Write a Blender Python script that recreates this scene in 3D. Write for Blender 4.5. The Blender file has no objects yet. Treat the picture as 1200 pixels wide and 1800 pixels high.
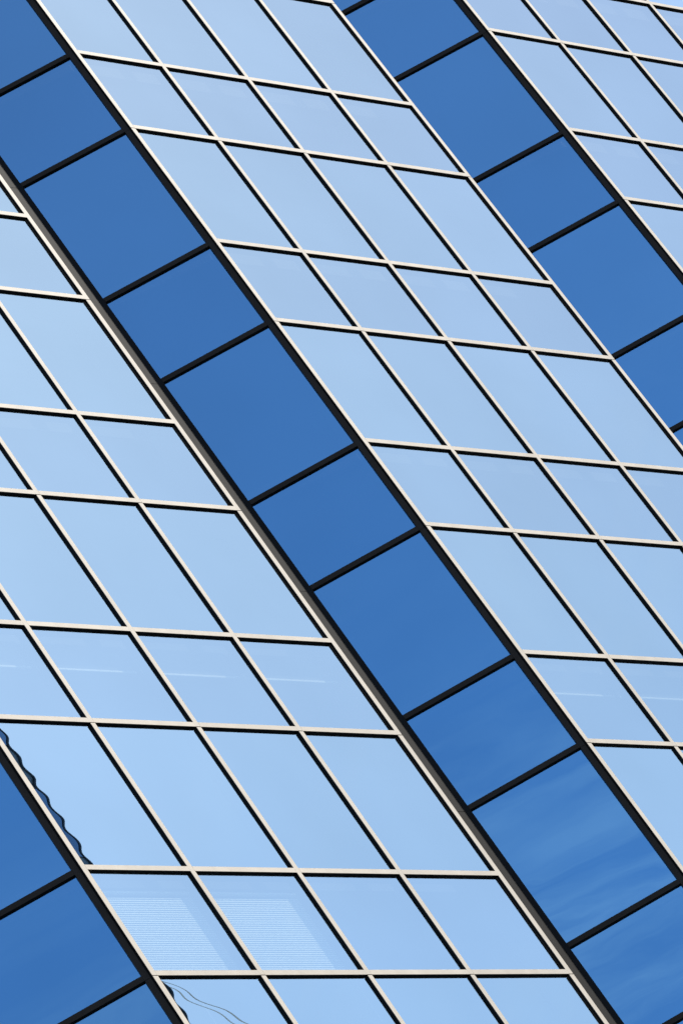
import bpy, bmesh, math, random
from mathutils import Matrix, Vector
R = math.radians
random.seed(7)
scene = bpy.context.scene
col = scene.collection

# ------------------------------------------------------------------ camera
U = 1.5                                   # one facade module in metres
CAMT = (-30.99991282, -18.81085866, -28.24684546)
CR = ((0.696622878, -0.517430321, -0.496973267),
      (0.056382288, 0.730047845, -0.681066210),
      (0.715218570, 0.446425814, 0.537741936))       # right, down, forward
Z0 = 1.6 - CAMT[2] * U                    # camera stands at eye height over z = 0
FPX = 9871.52
cam = bpy.data.cameras.new('camera')
cam_o = bpy.data.objects.new('camera', cam)
col.objects.link(cam_o)
cam.sensor_fit = 'VERTICAL'
cam.sensor_height = 24.0
cam.lens = 24.0 * FPX / 1800.0
cam.clip_start = 0.1
cam.clip_end = 6000
rt, dn, fw = [Vector(v) for v in CR]
m = Matrix((rt, -dn, -fw)).transposed().to_4x4()
m.translation = Vector((CAMT[0] * U, CAMT[1] * U, 1.6))
cam_o.matrix_world = m
scene.camera = cam_o

# ------------------------------------------------------------------ light
SUN_AZ, SUN_EL = 134.7, 43.5              # azimuth clockwise from +Y
world = bpy.data.worlds.new('World')
scene.world = world
world.use_nodes = True
wn = world.node_tree
for n in list(wn.nodes):
    wn.nodes.remove(n)
def wnode(t, **kw):
    n = wn.nodes.new(t)
    for k, v in kw.items():
        setattr(n, k, v)
    return n
sky = wnode('ShaderNodeTexSky', sky_type='NISHITA', sun_disc=False)
sky.sun_elevation = R(SUN_EL)
sky.sun_rotation = R(SUN_AZ)
sky.dust_density = 0.4
sky.air_density = 1.0
sky.ozone_density = 1.5
# thin cirrus, laid out over the whole sky on a flat layer far above
tc = wnode('ShaderNodeTexCoord')
sep = wnode('ShaderNodeSeparateXYZ')
wn.links.new(tc.outputs['Generated'], sep.inputs[0])
zc = wnode('ShaderNodeMath', operation='MAXIMUM'); zc.inputs[1].default_value = 0.06
wn.links.new(sep.outputs['Z'], zc.inputs[0])
dvx = wnode('ShaderNodeMath', operation='DIVIDE'); dvy = wnode('ShaderNodeMath', operation='DIVIDE')
wn.links.new(sep.outputs['X'], dvx.inputs[0]); wn.links.new(zc.outputs[0], dvx.inputs[1])
wn.links.new(sep.outputs['Y'], dvy.inputs[0]); wn.links.new(zc.outputs[0], dvy.inputs[1])
cmb = wnode('ShaderNodeCombineXYZ')
wn.links.new(dvx.outputs[0], cmb.inputs[0]); wn.links.new(dvy.outputs[0], cmb.inputs[1])
mp = wnode('ShaderNodeMapping')
mp.inputs['Scale'].default_value = (4.0, 14.0, 1)
mpr = wnode('ShaderNodeMapping')
mpr.inputs['Rotation'].default_value = (0, 0, R(51.4))
wn.links.new(cmb.outputs[0], mpr.inputs[0])
wn.links.new(mpr.outputs[0], mp.inputs[0])
nz = wnode('ShaderNodeTexNoise'); nz.inputs['Scale'].default_value = 1.3
nz.inputs['Detail'].default_value = 7; nz.inputs['Roughness'].default_value = 0.6
nz.inputs['Distortion'].default_value = 0.9
wn.links.new(mp.outputs[0], nz.inputs['Vector'])
nb = wnode('ShaderNodeTexNoise'); nb.inputs['Scale'].default_value = 2.2; nb.inputs['Detail'].default_value = 2
mpb = wnode('ShaderNodeMapping'); mpb.inputs['Location'].default_value = (1.7, 0.4, 0)
wn.links.new(cmb.outputs[0], mpb.inputs[0]); wn.links.new(mpb.outputs[0], nb.inputs['Vector'])
r1 = wnode('ShaderNodeMapRange'); r1.inputs['From Min'].default_value = 0.40; r1.inputs['From Max'].default_value = 0.8
r2 = wnode('ShaderNodeMapRange'); r2.inputs['From Min'].default_value = 0.40; r2.inputs['From Max'].default_value = 0.62
wn.links.new(nz.outputs['Fac'], r1.inputs['Value']); wn.links.new(nb.outputs['Fac'], r2.inputs['Value'])
mu = wnode('ShaderNodeMath', operation='MULTIPLY')
wn.links.new(r1.outputs[0], mu.inputs[0]); wn.links.new(r2.outputs[0], mu.inputs[1])
mu2 = wnode('ShaderNodeMath', operation='MULTIPLY'); mu2.inputs[1].default_value = 0.33
lowm = wnode('ShaderNodeMapRange', interpolation_type='SMOOTHSTEP')     # the veil thickens towards the horizon
lowm.inputs['From Min'].default_value = 0.56; lowm.inputs['From Max'].default_value = 0.44
lowm.inputs['To Min'].default_value = 0.0; lowm.inputs['To Max'].default_value = 1.0
wn.links.new(sep.outputs['Z'], lowm.inputs['Value'])
mu3 = wnode('ShaderNodeMath', operation='MULTIPLY')
wn.links.new(mu.outputs[0], mu3.inputs[0]); wn.links.new(lowm.outputs[0], mu3.inputs[1])
wn.links.new(mu3.outputs[0], mu2.inputs[0])
cl = wnode('ShaderNodeMix', data_type='RGBA', blend_type='MIX')
cl.inputs[7].default_value = (7.8, 7.3, 6.9, 1)
wn.links.new(mu2.outputs[0], cl.inputs[0]); wn.links.new(sky.outputs[0], cl.inputs[6])
bg = wnode('ShaderNodeBackground'); bg.inputs['Strength'].default_value = 0.13
wn.links.new(cl.outputs[2], bg.inputs['Color'])
wo = wnode('ShaderNodeOutputWorld')
wn.links.new(bg.outputs[0], wo.inputs['Surface'])

sun = bpy.data.lights.new('sun', 'SUN')
sun.energy = 3.5
sun.angle = R(0.53)
sun.color = (1.0, 0.94, 0.85)
sun_o = bpy.data.objects.new('sun', sun)
col.objects.link(sun_o)
sd = Vector((math.sin(R(SUN_AZ)) * math.cos(R(SUN_EL)), math.cos(R(SUN_AZ)) * math.cos(R(SUN_EL)), math.sin(R(SUN_EL))))
sun_o.rotation_euler = (-sd).to_track_quat('-Z', 'Y').to_euler()
sun_o.location = (60, -60, 120)

vs = scene.view_settings
vs.view_transform = 'Standard'
vs.look = 'None'
vs.gamma = 1
vs.use_curve_mapping = False
vs.exposure = 0.5
scene.cycles.max_bounces = 10
scene.cycles.transparent_max_bounces = 12

# ------------------------------------------------------------------ materials
def new_mat(name):
    mt = bpy.data.materials.new(name)
    mt.use_nodes = True
    nt = mt.node_tree
    return mt, nt, nt.nodes['Principled BSDF']

def paint(name, c, rough=0.5, metal=0.0, vary=0.06, scale=6.0, stretch=(1, 1, 1), bump=0.0, spec=0.5):
    mt, nt, b = new_mat(name)
    b.inputs['Roughness'].default_value = rough
    b.inputs['Metallic'].default_value = metal
    b.inputs['Specular IOR Level'].default_value = spec
    g = nt.nodes.new('ShaderNodeNewGeometry')
    oi = nt.nodes.new('ShaderNodeObjectInfo')
    mpn = nt.nodes.new('ShaderNodeMapping'); mpn.inputs['Scale'].default_value = stretch
    nt.links.new(g.outputs['Position'], mpn.inputs[0])
    ns = nt.nodes.new('ShaderNodeTexNoise'); ns.inputs['Scale'].default_value = scale; ns.inputs['Detail'].default_value = 5
    nt.links.new(mpn.outputs[0], ns.inputs['Vector'])
    rm = nt.nodes.new('ShaderNodeMapRange')
    rm.inputs['From Min'].default_value = 0.3; rm.inputs['From Max'].default_value = 0.7
    rm.inputs['To Min'].default_value = 1 - vary; rm.inputs['To Max'].default_value = 1 + vary * 0.6
    nt.links.new(ns.outputs['Fac'], rm.inputs['Value'])
    ro = nt.nodes.new('ShaderNodeMapRange')
    ro.inputs['To Min'].default_value = 1 - vary * 0.5; ro.inputs['To Max'].default_value = 1 + vary * 0.3
    nt.links.new(oi.outputs['Random'], ro.inputs['Value'])
    mm = nt.nodes.new('ShaderNodeMath'); mm.operation = 'MULTIPLY'
    nt.links.new(rm.outputs[0], mm.inputs[0]); nt.links.new(ro.outputs[0], mm.inputs[1])
    vm = nt.nodes.new('ShaderNodeVectorMath'); vm.operation = 'SCALE'
    vm.inputs[0].default_value = c
    nt.links.new(mm.outputs[0], vm.inputs['Scale'])
    nt.links.new(vm.outputs[0], b.inputs['Base Color'])
    if bump:
        bp = nt.nodes.new('ShaderNodeBump'); bp.inputs['Strength'].default_value = bump; bp.inputs['Distance'].default_value = 0.002
        nt.links.new(ns.outputs['Fac'], bp.inputs['Height']); nt.links.new(bp.outputs[0], b.inputs['Normal'])
    return mt

M_CAP = paint('champagne_cap', (0.61, 0.538, 0.438), 0.5, 0.0, 0.10, 5.0, (1, 1, 0.5), spec=0.25)
M_BLACK = paint('black_anodised', (0.010, 0.010, 0.011), 0.5, 0.0, 0.2, 8.0, spec=0.12)
M_CHAR = paint('charcoal_frame', (0.044, 0.037, 0.032), 0.5, 0.0, 0.12, 5.0, spec=0.08)
M_GREY = paint('grey_panel', (0.0068, 0.0070, 0.0074), 0.6, 0.0, 0.10, 3.0, spec=0.1)
M_SLAB = paint('dark_ceiling', (0.03, 0.03, 0.03), 0.8, 0.0, 0.1, 1.0)
M_ROOM = paint('dark_room', (0.05, 0.05, 0.055), 0.9, 0.0, 0.2, 0.6)
M_SLAT = paint('white_slat', (0.70, 0.70, 0.68), 0.45, 0.0, 0.03, 3.0)
M_FABRIC = paint('smoke_fabric', (0.07, 0.07, 0.075), 0.9, 0.0, 0.1, 3.0)
M_CABLE = paint('black_cable', (0.02, 0.02, 0.02), 0.6)
M_ASPHALT = paint('asphalt', (0.055, 0.054, 0.052), 0.9, 0.0, 0.3, 0.4)
M_CONC = paint('concrete', (0.30, 0.29, 0.27), 0.85, 0.0, 0.12, 1.2)

def glass(name, c_face, c_mid, trans, ripple=0.0002):
    """coated curtain-wall glass: coloured mirror film over a tinted see-through pane"""
    mt = bpy.data.materials.new(name); mt.use_nodes = True
    nt = mt.node_tree
    for n in list(nt.nodes): nt.nodes.remove(n)
    N = nt.nodes.new; L = nt.links.new
    out = N('ShaderNodeOutputMaterial')
    lw = N('ShaderNodeLayerWeight'); lw.inputs['Blend'].default_value = 0.5
    ramp = N('ShaderNodeValToRGB')
    e = ramp.color_ramp.elements
    e[0].position = 0.16; e[0].color = (*c_face, 1)
    e[1].position = 0.56; e[1].color = (*c_mid, 1)
    g2 = e.new(1.0); g2.color = (0.95, 0.95, 0.95, 1)
    L(lw.outputs['Facing'], ramp.inputs[0])
    geo = N('ShaderNodeNewGeometry'); oi = N('ShaderNodeObjectInfo')
    # each pane came out of the coater a touch different
    ro = N('ShaderNodeMapRange'); ro.inputs['To Min'].default_value = 0.978; ro.inputs['To Max'].default_value = 1.018
    L(oi.outputs['Random'], ro.inputs['Value'])
    nz = N('ShaderNodeTexNoise'); nz.inputs['Scale'].default_value = 0.55; nz.inputs['Detail'].default_value = 2
    L(geo.outputs['Position'], nz.inputs['Vector'])
    rn = N('ShaderNodeMapRange'); rn.inputs['From Min'].default_value = 0.3; rn.inputs['From Max'].default_value = 0.7
    rn.inputs['To Min'].default_value = 0.975; rn.inputs['To Max'].default_value = 1.025
    L(nz.outputs['Fac'], rn.inputs['Value'])
    mm = N('ShaderNodeMath'); mm.operation = 'MULTIPLY'
    L(ro.outputs[0], mm.inputs[0]); L(rn.outputs[0], mm.inputs[1])
    vm = N('ShaderNodeVectorMath'); vm.operation = 'SCALE'
    L(ramp.outputs[0], vm.inputs[0]); L(mm.outputs[0], vm.inputs['Scale'])
    # roller-wave distortion of toughened glass
    sp = N('ShaderNodeSeparateXYZ'); L(geo.outputs['Position'], sp.inputs[0])
    nw = N('ShaderNodeTexNoise'); nw.inputs['Scale'].default_value = 1.1; nw.inputs['Detail'].default_value = 1
    L(geo.outputs['Position'], nw.inputs['Vector'])
    ph = N('ShaderNodeMath'); ph.operation = 'MULTIPLY_ADD'; ph.inputs[1].default_value = 2 * math.pi / 0.285
    pz = N('ShaderNodeMath'); pz.operation = 'MULTIPLY'; pz.inputs[1].default_value = 7.0
    L(nw.outputs['Fac'], pz.inputs[0]); L(sp.outputs['Z'], ph.inputs[0]); L(pz.outputs[0], ph.inputs[2])
    sn = N('ShaderNodeMath'); sn.operation = 'SINE'; L(ph.outputs[0], sn.inputs[0])
    sa = N('ShaderNodeMath'); sa.operation = 'MULTIPLY'; sa.inputs[1].default_value = ripple
    L(sn.outputs[0], sa.inputs[0])
    nv = N('ShaderNodeTexNoise'); nv.inputs['Scale'].default_value = 2.4; nv.inputs['Detail'].default_value = 1
    L(geo.outputs['Position'], nv.inputs['Vector'])
    sb = N('ShaderNodeVectorMath'); sb.operation = 'SUBTRACT'; sb.inputs[1].default_value = (0.5, 0.5, 0.5)
    L(nv.outputs['Color'], sb.inputs[0])
    sc_ = N('ShaderNodeVectorMath'); sc_.operation = 'SCALE'; sc_.inputs['Scale'].default_value = ripple * 5.0
    L(sb.outputs[0], sc_.inputs[0])
    cx = N('ShaderNodeCombineXYZ'); L(sa.outputs[0], cx.inputs[0]); L(sa.outputs[0], cx.inputs[2])
    a1 = N('ShaderNodeVectorMath'); a1.operation = 'ADD'; L(cx.outputs[0], a1.inputs[0]); L(sc_.outputs[0], a1.inputs[1])
    a2 = N('ShaderNodeVectorMath'); a2.operation = 'ADD'; L(a1.outputs[0], a2.inputs[0]); L(geo.outputs['Normal'], a2.inputs[1])
    nn = N('ShaderNodeVectorMath'); nn.operation = 'NORMALIZE'; L(a2.outputs[0], nn.inputs[0])
    gl = N('ShaderNodeBsdfGlossy'); gl.inputs['Roughness'].default_value = 0.0
    L(vm.outputs[0], gl.inputs['Color']); L(nn.outputs[0], gl.inputs['Normal'])
    tr = N('ShaderNodeBsdfTransparent'); tr.inputs['Color'].default_value = (*trans, 1)
    ad = N('ShaderNodeAddShader'); L(gl.outputs[0], ad.inputs[0]); L(tr.outputs[0], ad.inputs[1])
    L(ad.outputs[0], out.inputs['Surface'])
    return mt

G_TALL = glass('blue_coated_glass', (0.195, 0.458, 0.725), (0.437, 0.566, 0.607), (0.28, 0.28, 0.27))
G_SHORT = glass('blue_coated_glass_upper', (0.184, 0.442, 0.712), (0.426, 0.550, 0.598), (0.36, 0.36, 0.31))
M_CLEAR = bpy.data.materials.new('pane_back'); M_CLEAR.use_nodes = True
_n = M_CLEAR.node_tree
for n in list(_n.nodes): _n.nodes.remove(n)
_t = _n.nodes.new('ShaderNodeBsdfTransparent'); _o = _n.nodes.new('ShaderNodeOutputMaterial')
_t.inputs['Color'].default_value = (0.9, 0.93, 0.93, 1)
_n.links.new(_t.outputs[0], _o.inputs['Surface'])

# ------------------------------------------------------------------ helpers
def link(name, me, parent=None, loc=(0, 0, 0), rz=0.0):
    o = bpy.data.objects.new(name, me)
    col.objects.link(o)
    o.location = loc
    o.rotation_euler = (0, 0, rz)
    if parent: o.parent = parent
    return o

def tag(o, label=None, cat=None, group=None, kind=None):
    if label: o['label'] = label
    if cat: o['category'] = cat
    if group: o['group'] = group
    if kind: o['kind'] = kind
    return o

_cache = {}
def box_mesh(sx, sy, sz, mats, bevel=0.0, front=None):
    """box centred on its origin; mats[0] all over, mats[1] on the -Y face, mats[2] on +Y"""
    key = (round(sx, 4), round(sy, 4), round(sz, 4), tuple(x.name for x in mats), bevel)
    if key in _cache: return _cache[key]
    bm = bmesh.new()
    bmesh.ops.create_cube(bm, size=1.0)
    bmesh.ops.scale(bm, vec=(sx, sy, sz), verts=bm.verts)
    if bevel:
        bmesh.ops.bevel(bm, geom=bm.edges[:], offset=bevel, segments=1, affect='EDGES')
    if len(mats) > 1:
        for f in bm.faces:
            if f.normal.y < -0.9: f.material_index = 1
            elif f.normal.y > 0.9 and len(mats) > 2: f.material_index = 2
    me = bpy.data.meshes.new('box'); bm.to_mesh(me); bm.free()
    for x in mats: me.materials.append(x)
    _cache[key] = me
    return me

def prism_mesh(pts, h, mat, key=None):
    """vertical prism over a plan polygon (metres, anticlockwise from above), z from 0 to h"""
    if key and key in _cache: return _cache[key]
    n = len(pts)
    v = [(x, y, 0) for x, y in pts] + [(x, y, h) for x, y in pts]
    f = [tuple(reversed(range(n))), tuple(range(n, 2 * n))] + [(i, (i + 1) % n, n + (i + 1) % n, n + i) for i in range(n)]
    me = bpy.data.meshes.new('prism'); me.from_pydata(v, [], f); me.materials.append(mat); me.update()
    bm = bmesh.new(); bm.from_mesh(me); bmesh.ops.recalc_face_normals(bm, faces=bm.faces); bm.to_mesh(me); bm.free()
    if key: _cache[key] = me
    return me

def tube(name, pts, r, mat, parent=None, sides=6):
    bm = bmesh.new(); rings = []
    for i, p in enumerate(pts):
        a = pts[max(i - 1, 0)]; b = pts[min(i + 1, len(pts) - 1)]
        t = (Vector(b) - Vector(a)).normalized()
        s = t.cross(Vector((0.3, 0.2, 1)) if abs(t.z) < 0.95 else Vector((1, 0, 0))).normalized(); w = t.cross(s)
        rings.append([bm.verts.new(Vector(p) + (s * math.cos(2 * math.pi * k / sides) + w * math.sin(2 * math.pi * k / sides)) * r) for k in range(sides)])
    for q, p in zip(rings, rings[1:]):
        for k in range(sides):
            bm.faces.new((q[k], q[(k + 1) % sides], p[(k + 1) % sides], p[k]))
    bm.faces.new(rings[0][::-1]); bm.faces.new(rings[-1])
    me = bpy.data.meshes.new(name); bm.to_mesh(me); bm.free(); me.materials.append(mat)
    return link(name, me, parent)

def project(x, y, z):
    d = Vector((x, y, z)) - m.translation
    return 600 + FPX * d.dot(rt) / d.dot(fw), 900 + FPX * d.dot(dn) / d.dot(fw)

MARGIN = 170
def near_frame(pts):
    """only the storeys and panes around the part of the building that the photograph shows are built"""
    q = [project(*p) for p in pts]
    xs = [a for a, b in q]; ys = [b for a, b in q]
    return max(xs) > -MARGIN and min(xs) < 1200 + MARGIN and max(ys) > -MARGIN and min(ys) < 1800 + MARGIN

# ------------------------------------------------------------------ the facade grid
HS, HT = 0.94732, 1.40084                 # short and tall pane, in modules
PERIOD = 6.0017                           # bay + notch
KMIN, KMAX = -8, 15
def zk(k):
    q, r = divmod(k, 2)
    return Z0 - U * (q * (HS + HT) + (HS if r else 0))
COLX = [0.024, 1.0, 2.0, 3.0, 4.004]      # mullion centre lines in a bay
CW, CH = 0.042 * U, 0.043 * U             # face width of mullions, face height of transoms
P = 0.0205 * U                             # how far the caps stand proud of the glass
CT = 0.004                                # cap thickness
GT = 0.026                                # pane thickness

building = link('office_building', None)
building.location = (0, 0, 0)
tag(building, 'tall office building with blue mirror glass bays and angled dark recesses in pale grid', 'building')

ground = link('ground', prism_mesh([(-3000, -3000), (3000, -3000), (3000, 3000), (-3000, 3000)], 0.5, M_ASPHALT), None, (0, 0, -0.5))
tag(ground, kind='structure')

def mullion(xc, k_top, n, w=CW):
    """one storey of mullion from joint to joint, black body with a pale pressure cap"""
    zt, zb = zk(k_top) - CH / 2 - 0.002, zk(k_top + 2) - CH / 2 - 0.002
    x = (n * PERIOD + xc) * U
    if not near_frame([(x, 0, zt), (x, 0, zb), (x, 0, (zt + zb) / 2)]): return
    h = zt - zb
    o = link('mullion', box_mesh(w - 0.004, 0.16, h - 0.002, [M_BLACK]), building, (x, CT + 0.08, (zt + zb) / 2))
    link('cap', box_mesh(w, CT, h - 0.010, [M_CAP]), o, (0, -0.08 - CT / 2 - 0.0003, 0))

def transom(x0, x1, k, n):
    a, b = (n * PERIOD + x0) * U, (n * PERIOD + x1) * U
    z = zk(k)
    if not near_frame([(a, 0, z), (b, 0, z)]): return
    xm = (a + b) / 2
    o = link('transom', box_mesh(b - a - CW + 0.002, 0.14, CH - 0.004, [M_BLACK]), building, (xm, CT + 0.0715, z))
    link('cap', box_mesh(b - a - CW - 0.003, CT, CH, [M_CAP]), o, (0, -0.0715 - CT / 2 - 0.0006, 0))

def pane(x0, x1, k, n):
    a, b = (n * PERIOD + x0) * U, (n * PERIOD + x1) * U
    z1, z0 = zk(k), zk(k + 1)
    if not near_frame([(a, 0, z1), (b, 0, z1), (a, 0, z0), (b, 0, z0)]): return
    g = G_SHORT if k % 2 == 0 else G_TALL
    o = link('pane', box_mesh(b - a - 0.03, GT, z1 - z0 - 0.03, [M_BLACK, g, M_CLEAR]), building, ((a + b) / 2, P + GT / 2, (z0 + z1) / 2))
    o.rotation_euler = (random.gauss(0, 0.0006), 0, random.gauss(0, 0.0006))
    if n == -1 and x0 < 0.5:
        o.rotation_euler = (0, 0, {7: 0.0, 8: TILT8, 9: TILT9}.get(k, 0.0))

TILT8, TILT9 = 0.0016, 0.0008             # the two lowest corner panes sit a hair askew in their frames
for n in (-1, 0, 1):
    for k in range(KMIN, KMAX):
        for j in range(4):
            pane(COLX[j], COLX[j + 1], k, n)
            transom(COLX[j], COLX[j + 1], k, n)
    for k in range(KMIN + 1, KMAX, 2):
        for j in (1, 2, 3):
            mullion(COLX[j], k, n)

# ------------------------------------------------------------------ the notches
S2 = math.sqrt(0.5)
DY = 0.018                                # set-back of the dark facet behind the corner cap
LMULL = 0.046                             # face of the corner cover on the dark facet
LEND, LM2 = 0.993, 0.049                  # where the glass ends and the width of the inner mullion
DP = 0.021                                # reveal of the dark panes
DCH = 0.043
GAPX = -1.974                             # right corner of the bay before
def dk(l, d=0.0):
    """plan point on the dark facet, l along it from the corner, d inwards (modules)"""
    return (0.001 - S2 * l + S2 * d, DY + S2 * l + S2 * d)
BWY = dk(LEND + LM2)[1] - 0.012           # back wall of the notch
BWX = dk(LEND + LM2)[0]
MIDX = (GAPX + 0.001) / 2
def pm(pts): return [(x * U, y * U) for x, y in pts]

def dark_piece(name, l0, l1, d0, d1, z0, z1, mat, ox, parent=None, mats=None):
    """box lying in the dark facet"""
    lm, dm = (l0 + l1) / 2, (d0 + d1) / 2
    x, y = dk(lm, dm)
    me = box_mesh((l1 - l0) * U, (d1 - d0) * U, z1 - z0, mats or [mat])
    return link(name, me, parent or building, ((x) * U + ox, y * U, (z0 + z1) / 2), R(-45))

for n in (-1, 0, 1):
    ox = n * PERIOD * U
    for k in range(KMIN + 1, KMAX, 2):
        zt, zb = zk(k) - CH / 2 - 0.002, zk(k + 2) - CH / 2 - 0.002
        h = zt - zb
        cx, cy = dk(0.5)
        if not near_frame([(ox, 0, zt), (ox, 0, zb), (ox + cx * U * 2, cy * U * 2, zt), (ox + cx * U * 2, cy * U * 2, zb), (ox, 0, (zt + zb) / 2)]): continue
        # corner post between dark facet and bay
        post = [(0.001, 0.003), (0.045, 0.003), (0.045, 0.14), dk(0.0, 0.09), dk(LMULL, 0.09), dk(LMULL, 0.003), dk(0.006, 0.003), (0.001, 0.014)]
        o = link('corner_post', prism_mesh(pm(post), h - 0.002, M_BLACK, ('post', round(h, 4))), building, (ox, 0, zb))
        link('cap', box_mesh(0.046 * U, CT, h - 0.010, [M_CAP]), o, (0.024 * U, -CT / 2 + 0.003 * U - 0.0003, h / 2))
        px, py = dk((0.004 + LMULL) / 2, 0.001)
        link('cover_plate', box_mesh((LMULL - 0.004) * U, 0.003, h - 0.004, [M_CHAR]), o, (px * U, py * U, h / 2), R(-45))
        # inner mullion, back panel, the facet turned away and the post at the end of the bay before
        dark_piece('inner_mullion', LEND, LEND + LM2, 0.0, 0.10, zb, zt - 0.002, M_BLACK, ox)
        b0, b1 = 2 * MIDX - BWX, BWX
        link('back_panel', box_mesh((b1 - b0) * U, 0.05, h - 0.006, [M_GREY]), building, (ox + (b0 + b1) / 2 * U, BWY * U + 0.025, (zt + zb) / 2))
        rf = [(GAPX, 0.018), (GAPX - 0.012, 0.05), (b0 - 0.045, BWY), (b0, BWY)]
        link('turned_panel', prism_mesh(pm([(GAPX - 0.002, 0.02), (b0, BWY - 0.004), (b0 - 0.06, BWY - 0.004), (GAPX - 0.06, 0.02)]), h - 0.004, M_CHAR, ('turn', round(h, 4))), building, (ox, 0, zb))
        po = [(GAPX - 0.045, 0.003), (GAPX - 0.001, 0.003), (GAPX - 0.001, 0.019), (GAPX - 0.045, 0.10)]
        o = link('end_post', prism_mesh(pm(po), h - 0.002, M_BLACK, ('endpost', round(h, 4))), building, (ox, 0, zb))
        link('cap', box_mesh(0.046 * U, CT, h - 0.010, [M_CAP]), o, ((GAPX - 0.023) * U, -CT / 2 + 0.003 * U - 0.0003, h / 2))
    for k in range(KMIN, KMAX):
        z1, z0 = zk(k), zk(k + 1)
        pts = [(ox + dk(l)[0] * U, dk(l)[1] * U, z) for l in (0, 1) for z in (z0, z1)]
        if not near_frame(pts): continue
        dark_piece('transom', LMULL + 0.001, LEND - 0.001, 0.0, 0.09, z1 - DCH * U / 2, z1 + DCH * U / 2, M_CHAR, ox, None, [M_BLACK, M_CHAR])
        g = G_SHORT if k % 2 == 0 else G_TALL
        o = dark_piece('pane', LMULL - 0.02, LEND + 0.02, DP, DP + GT / U, z0 + 0.015, z1 - 0.015, None, ox, None, [M_BLACK, g, M_CLEAR])
        o.rotation_euler.z += random.gauss(0, 0.0004)
        o.rotation_euler.x = random.gauss(0, 0.0004)

# end post of the last bay in view
# ------------------------------------------------------------------ inside the building
for n in (-1, 0, 1):
    ox = n * PERIOD * U
    plan = [(MIDX, 1.0), (-0.78, 1.0), (0.16, 0.22), (3.86, 0.22), (4.80, 1.0), (MIDX + PERIOD - 0.004, 1.0), (MIDX + PERIOD - 0.004, 6.0), (MIDX, 6.0)]
    for k in range(KMIN, KMAX + 1, 2):
        z = zk(k)
        if not near_frame([(ox + a * U, b * U, z) for a, b in plan] + [(ox + 2 * U, 0, z)]): continue
        link('floor_slab', prism_mesh(pm(plan), 0.17 * U, M_SLAB, 'slab'), building, (ox, 0, z + 0.03 * U))
xl, xr = (MIDX - PERIOD) * U, (MIDX + 2 * PERIOD) * U
zlo, zhi = zk(KMAX), zk(KMIN)
link('core_wall', box_mesh(xr - xl, 0.3, zhi - zlo, [M_ROOM]), building, ((xl + xr) / 2, 6.2 * U, (zlo + zhi) / 2))
for x in (xl - 0.16, xr + 0.16):
    link('end_sun_block', box_mesh(0.3, 5.0 * U, zhi - zlo, [M_ROOM]), building, (x, 3.55 * U, (zlo + zhi) / 2))  # unseen end walls, added to keep the sun out of the rooms
link('lower_storeys', box_mesh(xr - xl + 0.6, 5.4 * U, zlo - 0.1, [M_CHAR]), building, ((xl + xr) / 2, 3.6 * U, (zlo - 0.1) / 2))
link('top_sky_block', box_mesh(xr - xl + 0.6, 6.2 * U, 3.0, [M_CHAR]), building, ((xl + xr) / 2, 3.2 * U, zhi + 1.7))  # unseen lid, added so no sky light falls into the rooms from above

# ------------------------------------------------------------------ blinds behind the glass
def venetian(n, j, k, label, chain_x):
    x0, x1 = (n * PERIOD + COLX[j]) * U + 0.06, (n * PERIOD + COLX[j + 1]) * U - 0.045
    y = P + 0.090 * U
    zt = zk(k) - 0.125 * U; zb = zk(k + 1) + 0.005
    root = link('venetian_blind', None, None, ((x0 + x1) / 2, y, zb))
    tag(root, label, 'blind', 'white slatted blinds behind the lower left panes')
    w = x1 - x0
    link('headrail', box_mesh(w, 0.03, 0.025, [M_SLAT]), root, (0, 0, zt - zb))
    bm = bmesh.new()
    nsl = int((zt - zb - 0.03) / 0.0300)
    for i in range(nsl):
        zc_ = 0.02 + i * 0.0300
        a = R(74 + 2 * math.sin(i * 2.1))
        dy, dz = 0.0115 * math.cos(a), 0.0115 * math.sin(a)
        t = 0.0012
        vv = [bm.verts.new(p) for p in ((-w / 2, -dy, zc_ - dz), (w / 2, -dy, zc_ - dz), (w / 2, dy, zc_ + dz), (-w / 2, dy, zc_ + dz),
                                        (-w / 2, -dy, zc_ - dz + t), (w / 2, -dy, zc_ - dz + t), (w / 2, dy, zc_ + dz + t), (-w / 2, dy, zc_ + dz + t))]
        for q in ((3, 2, 1, 0), (4, 5, 6, 7), (0, 1, 5, 4), (1, 2, 6, 5), (2, 3, 7, 6), (3, 0, 4, 7)):
            bm.faces.new([vv[i_] for i_ in q])
    me = bpy.data.meshes.new('slats'); bm.to_mesh(me); bm.free(); me.materials.append(M_SLAT)
    o = link('slats', me, root); o['kind'] = 'stuff'
    cx = (n * PERIOD + chain_x) * U - (x0 + x1) / 2
    tube('pull_cord', [(cx, -0.01, -0.01), (cx, -0.01, -0.25), (cx, -0.008, -0.56)], 0.005, M_SLAT, root)

venetian(-1, 0, 8, 'closed white slatted blind behind lower pane touching the dark corner post', 0.42)
venetian(-1, 1, 8, 'closed white slatted blind behind lower pane one mullion away from corner post', 1.965)

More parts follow.
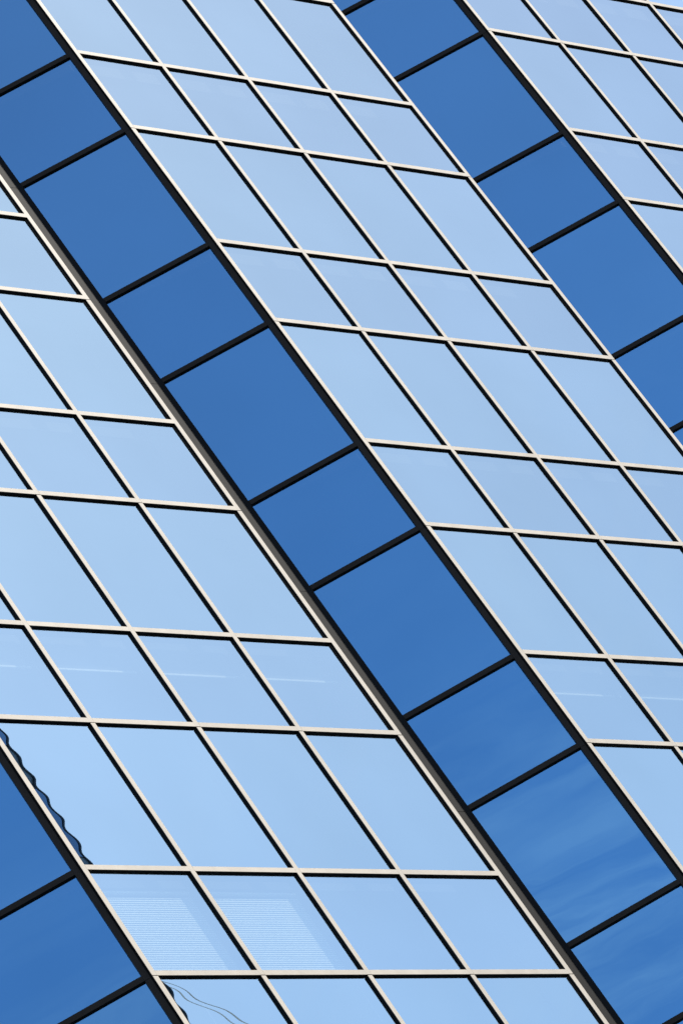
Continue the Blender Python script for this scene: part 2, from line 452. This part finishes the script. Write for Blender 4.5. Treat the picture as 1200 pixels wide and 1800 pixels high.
ORD = ['first', 'second', 'third', 'fourth']
def roller(n, j, k, label):
    x0, x1 = (n * PERIOD + COLX[j]) * U + 0.05, (n * PERIOD + COLX[j + 1]) * U - 0.045
    y = P + 0.13 * U
    zt = zk(k) - 0.05 * U; zb = zk(k) - 0.285 * U
    if not near_frame([(x0, y, zb), (x1, y, zb)]): return
    w = x1 - x0
    root = link('roller_blind', None, None, ((x0 + x1) / 2, y, zb))
    tag(root, label, 'blind', 'half raised roller blinds along one storey')
    o = tube('roller_tube', [(-w / 2, 0, zt - zb), (w / 2, 0, zt - zb)], 0.022, M_FABRIC, root, 8)
    link('fabric', box_mesh(w - 0.02, 0.002, zt - zb - 0.02, [M_FABRIC]), root, (0, 0.012, (zt - zb) / 2 + 0.005))
    link('bottom_bar', box_mesh(w, 0.014, 0.026, [M_SLAT]), root, (0, 0, 0))
for n, nm in ((-1, 'lower left bay'), (0, 'middle bay')):
    for j in range(4 if n == -1 else 2):
        roller(n, j, 6, 'raised roller blind with white bottom bar, %s column of panes in the %s' % (ORD[j], nm))

# ------------------------------------------------------------------ what the glass mirrors: a tower across the street and its cables
M_TGLASS = paint('tower_glass', (0.34, 0.46, 0.62), 0.15, 0.85, 0.1, 0.3)
M_TBAND = paint('tower_band', (0.30, 0.34, 0.38), 0.4, 0.3, 0.1, 0.5)
M_TCOL = paint('tower_column', (0.03, 0.045, 0.06), 0.5)
tx, ty = 39.240, -35.937                   # the corner of the tower that the facade mirrors
tower = link('glass_tower', None, None, (tx - 9, ty - 12, 0))
tag(tower, 'blue-grey tower seen only as a wavy sliver mirrored beside lower left corner post', 'building')
TH = 74.0
link('wall', box_mesh(17.90, 23.90, TH, [M_TBAND]), tower, (0, 0, TH / 2))
for i in range(20):
    zc_ = 2.6 + i * 3.6
    for sx in (1, -1):
        link('window_band', box_mesh(0.04, 23.84, 2.2, [M_TGLASS]), tower, (sx * 8.96, 0, zc_))
        link('window_band', box_mesh(17.84, 0.04, 2.2, [M_TGLASS]), tower, (0, sx * 11.96, zc_))
for sx in (1, -1):
    for sy in (1, -1):
        link('corner_column', box_mesh(0.05, 0.05, TH, [M_TCOL]), tower, (sx * 8.965, sy * 11.965, TH / 2))
link('roof_parapet', box_mesh(18.0, 24.0, 0.5, [M_TBAND]), tower, (0, 0, TH + 0.25))

CABLES = (((42.788, -39.097, 66.074), (25.624, -21.291, 45.148)),
          ((42.669, -39.151, 66.014), (25.369, -21.375, 45.182)))
for i, (p0, p1) in enumerate(CABLES):
    p0, p1 = Vector(p0), Vector(p1)
    pts = []
    for q in range(25):
        t = q / 24
        pts.append(p0.lerp(p1, t) + Vector((0, 0, -0.35 * math.sin(math.pi * t))))
    o = tube('overhead_cable', pts, 0.010, M_CABLE)
    tag(o, ('upper' if i == 0 else 'lower') + ' of two thin dark cables mirrored in the lowest left pane', 'cable', 'cables mirrored in the lowest left pane')
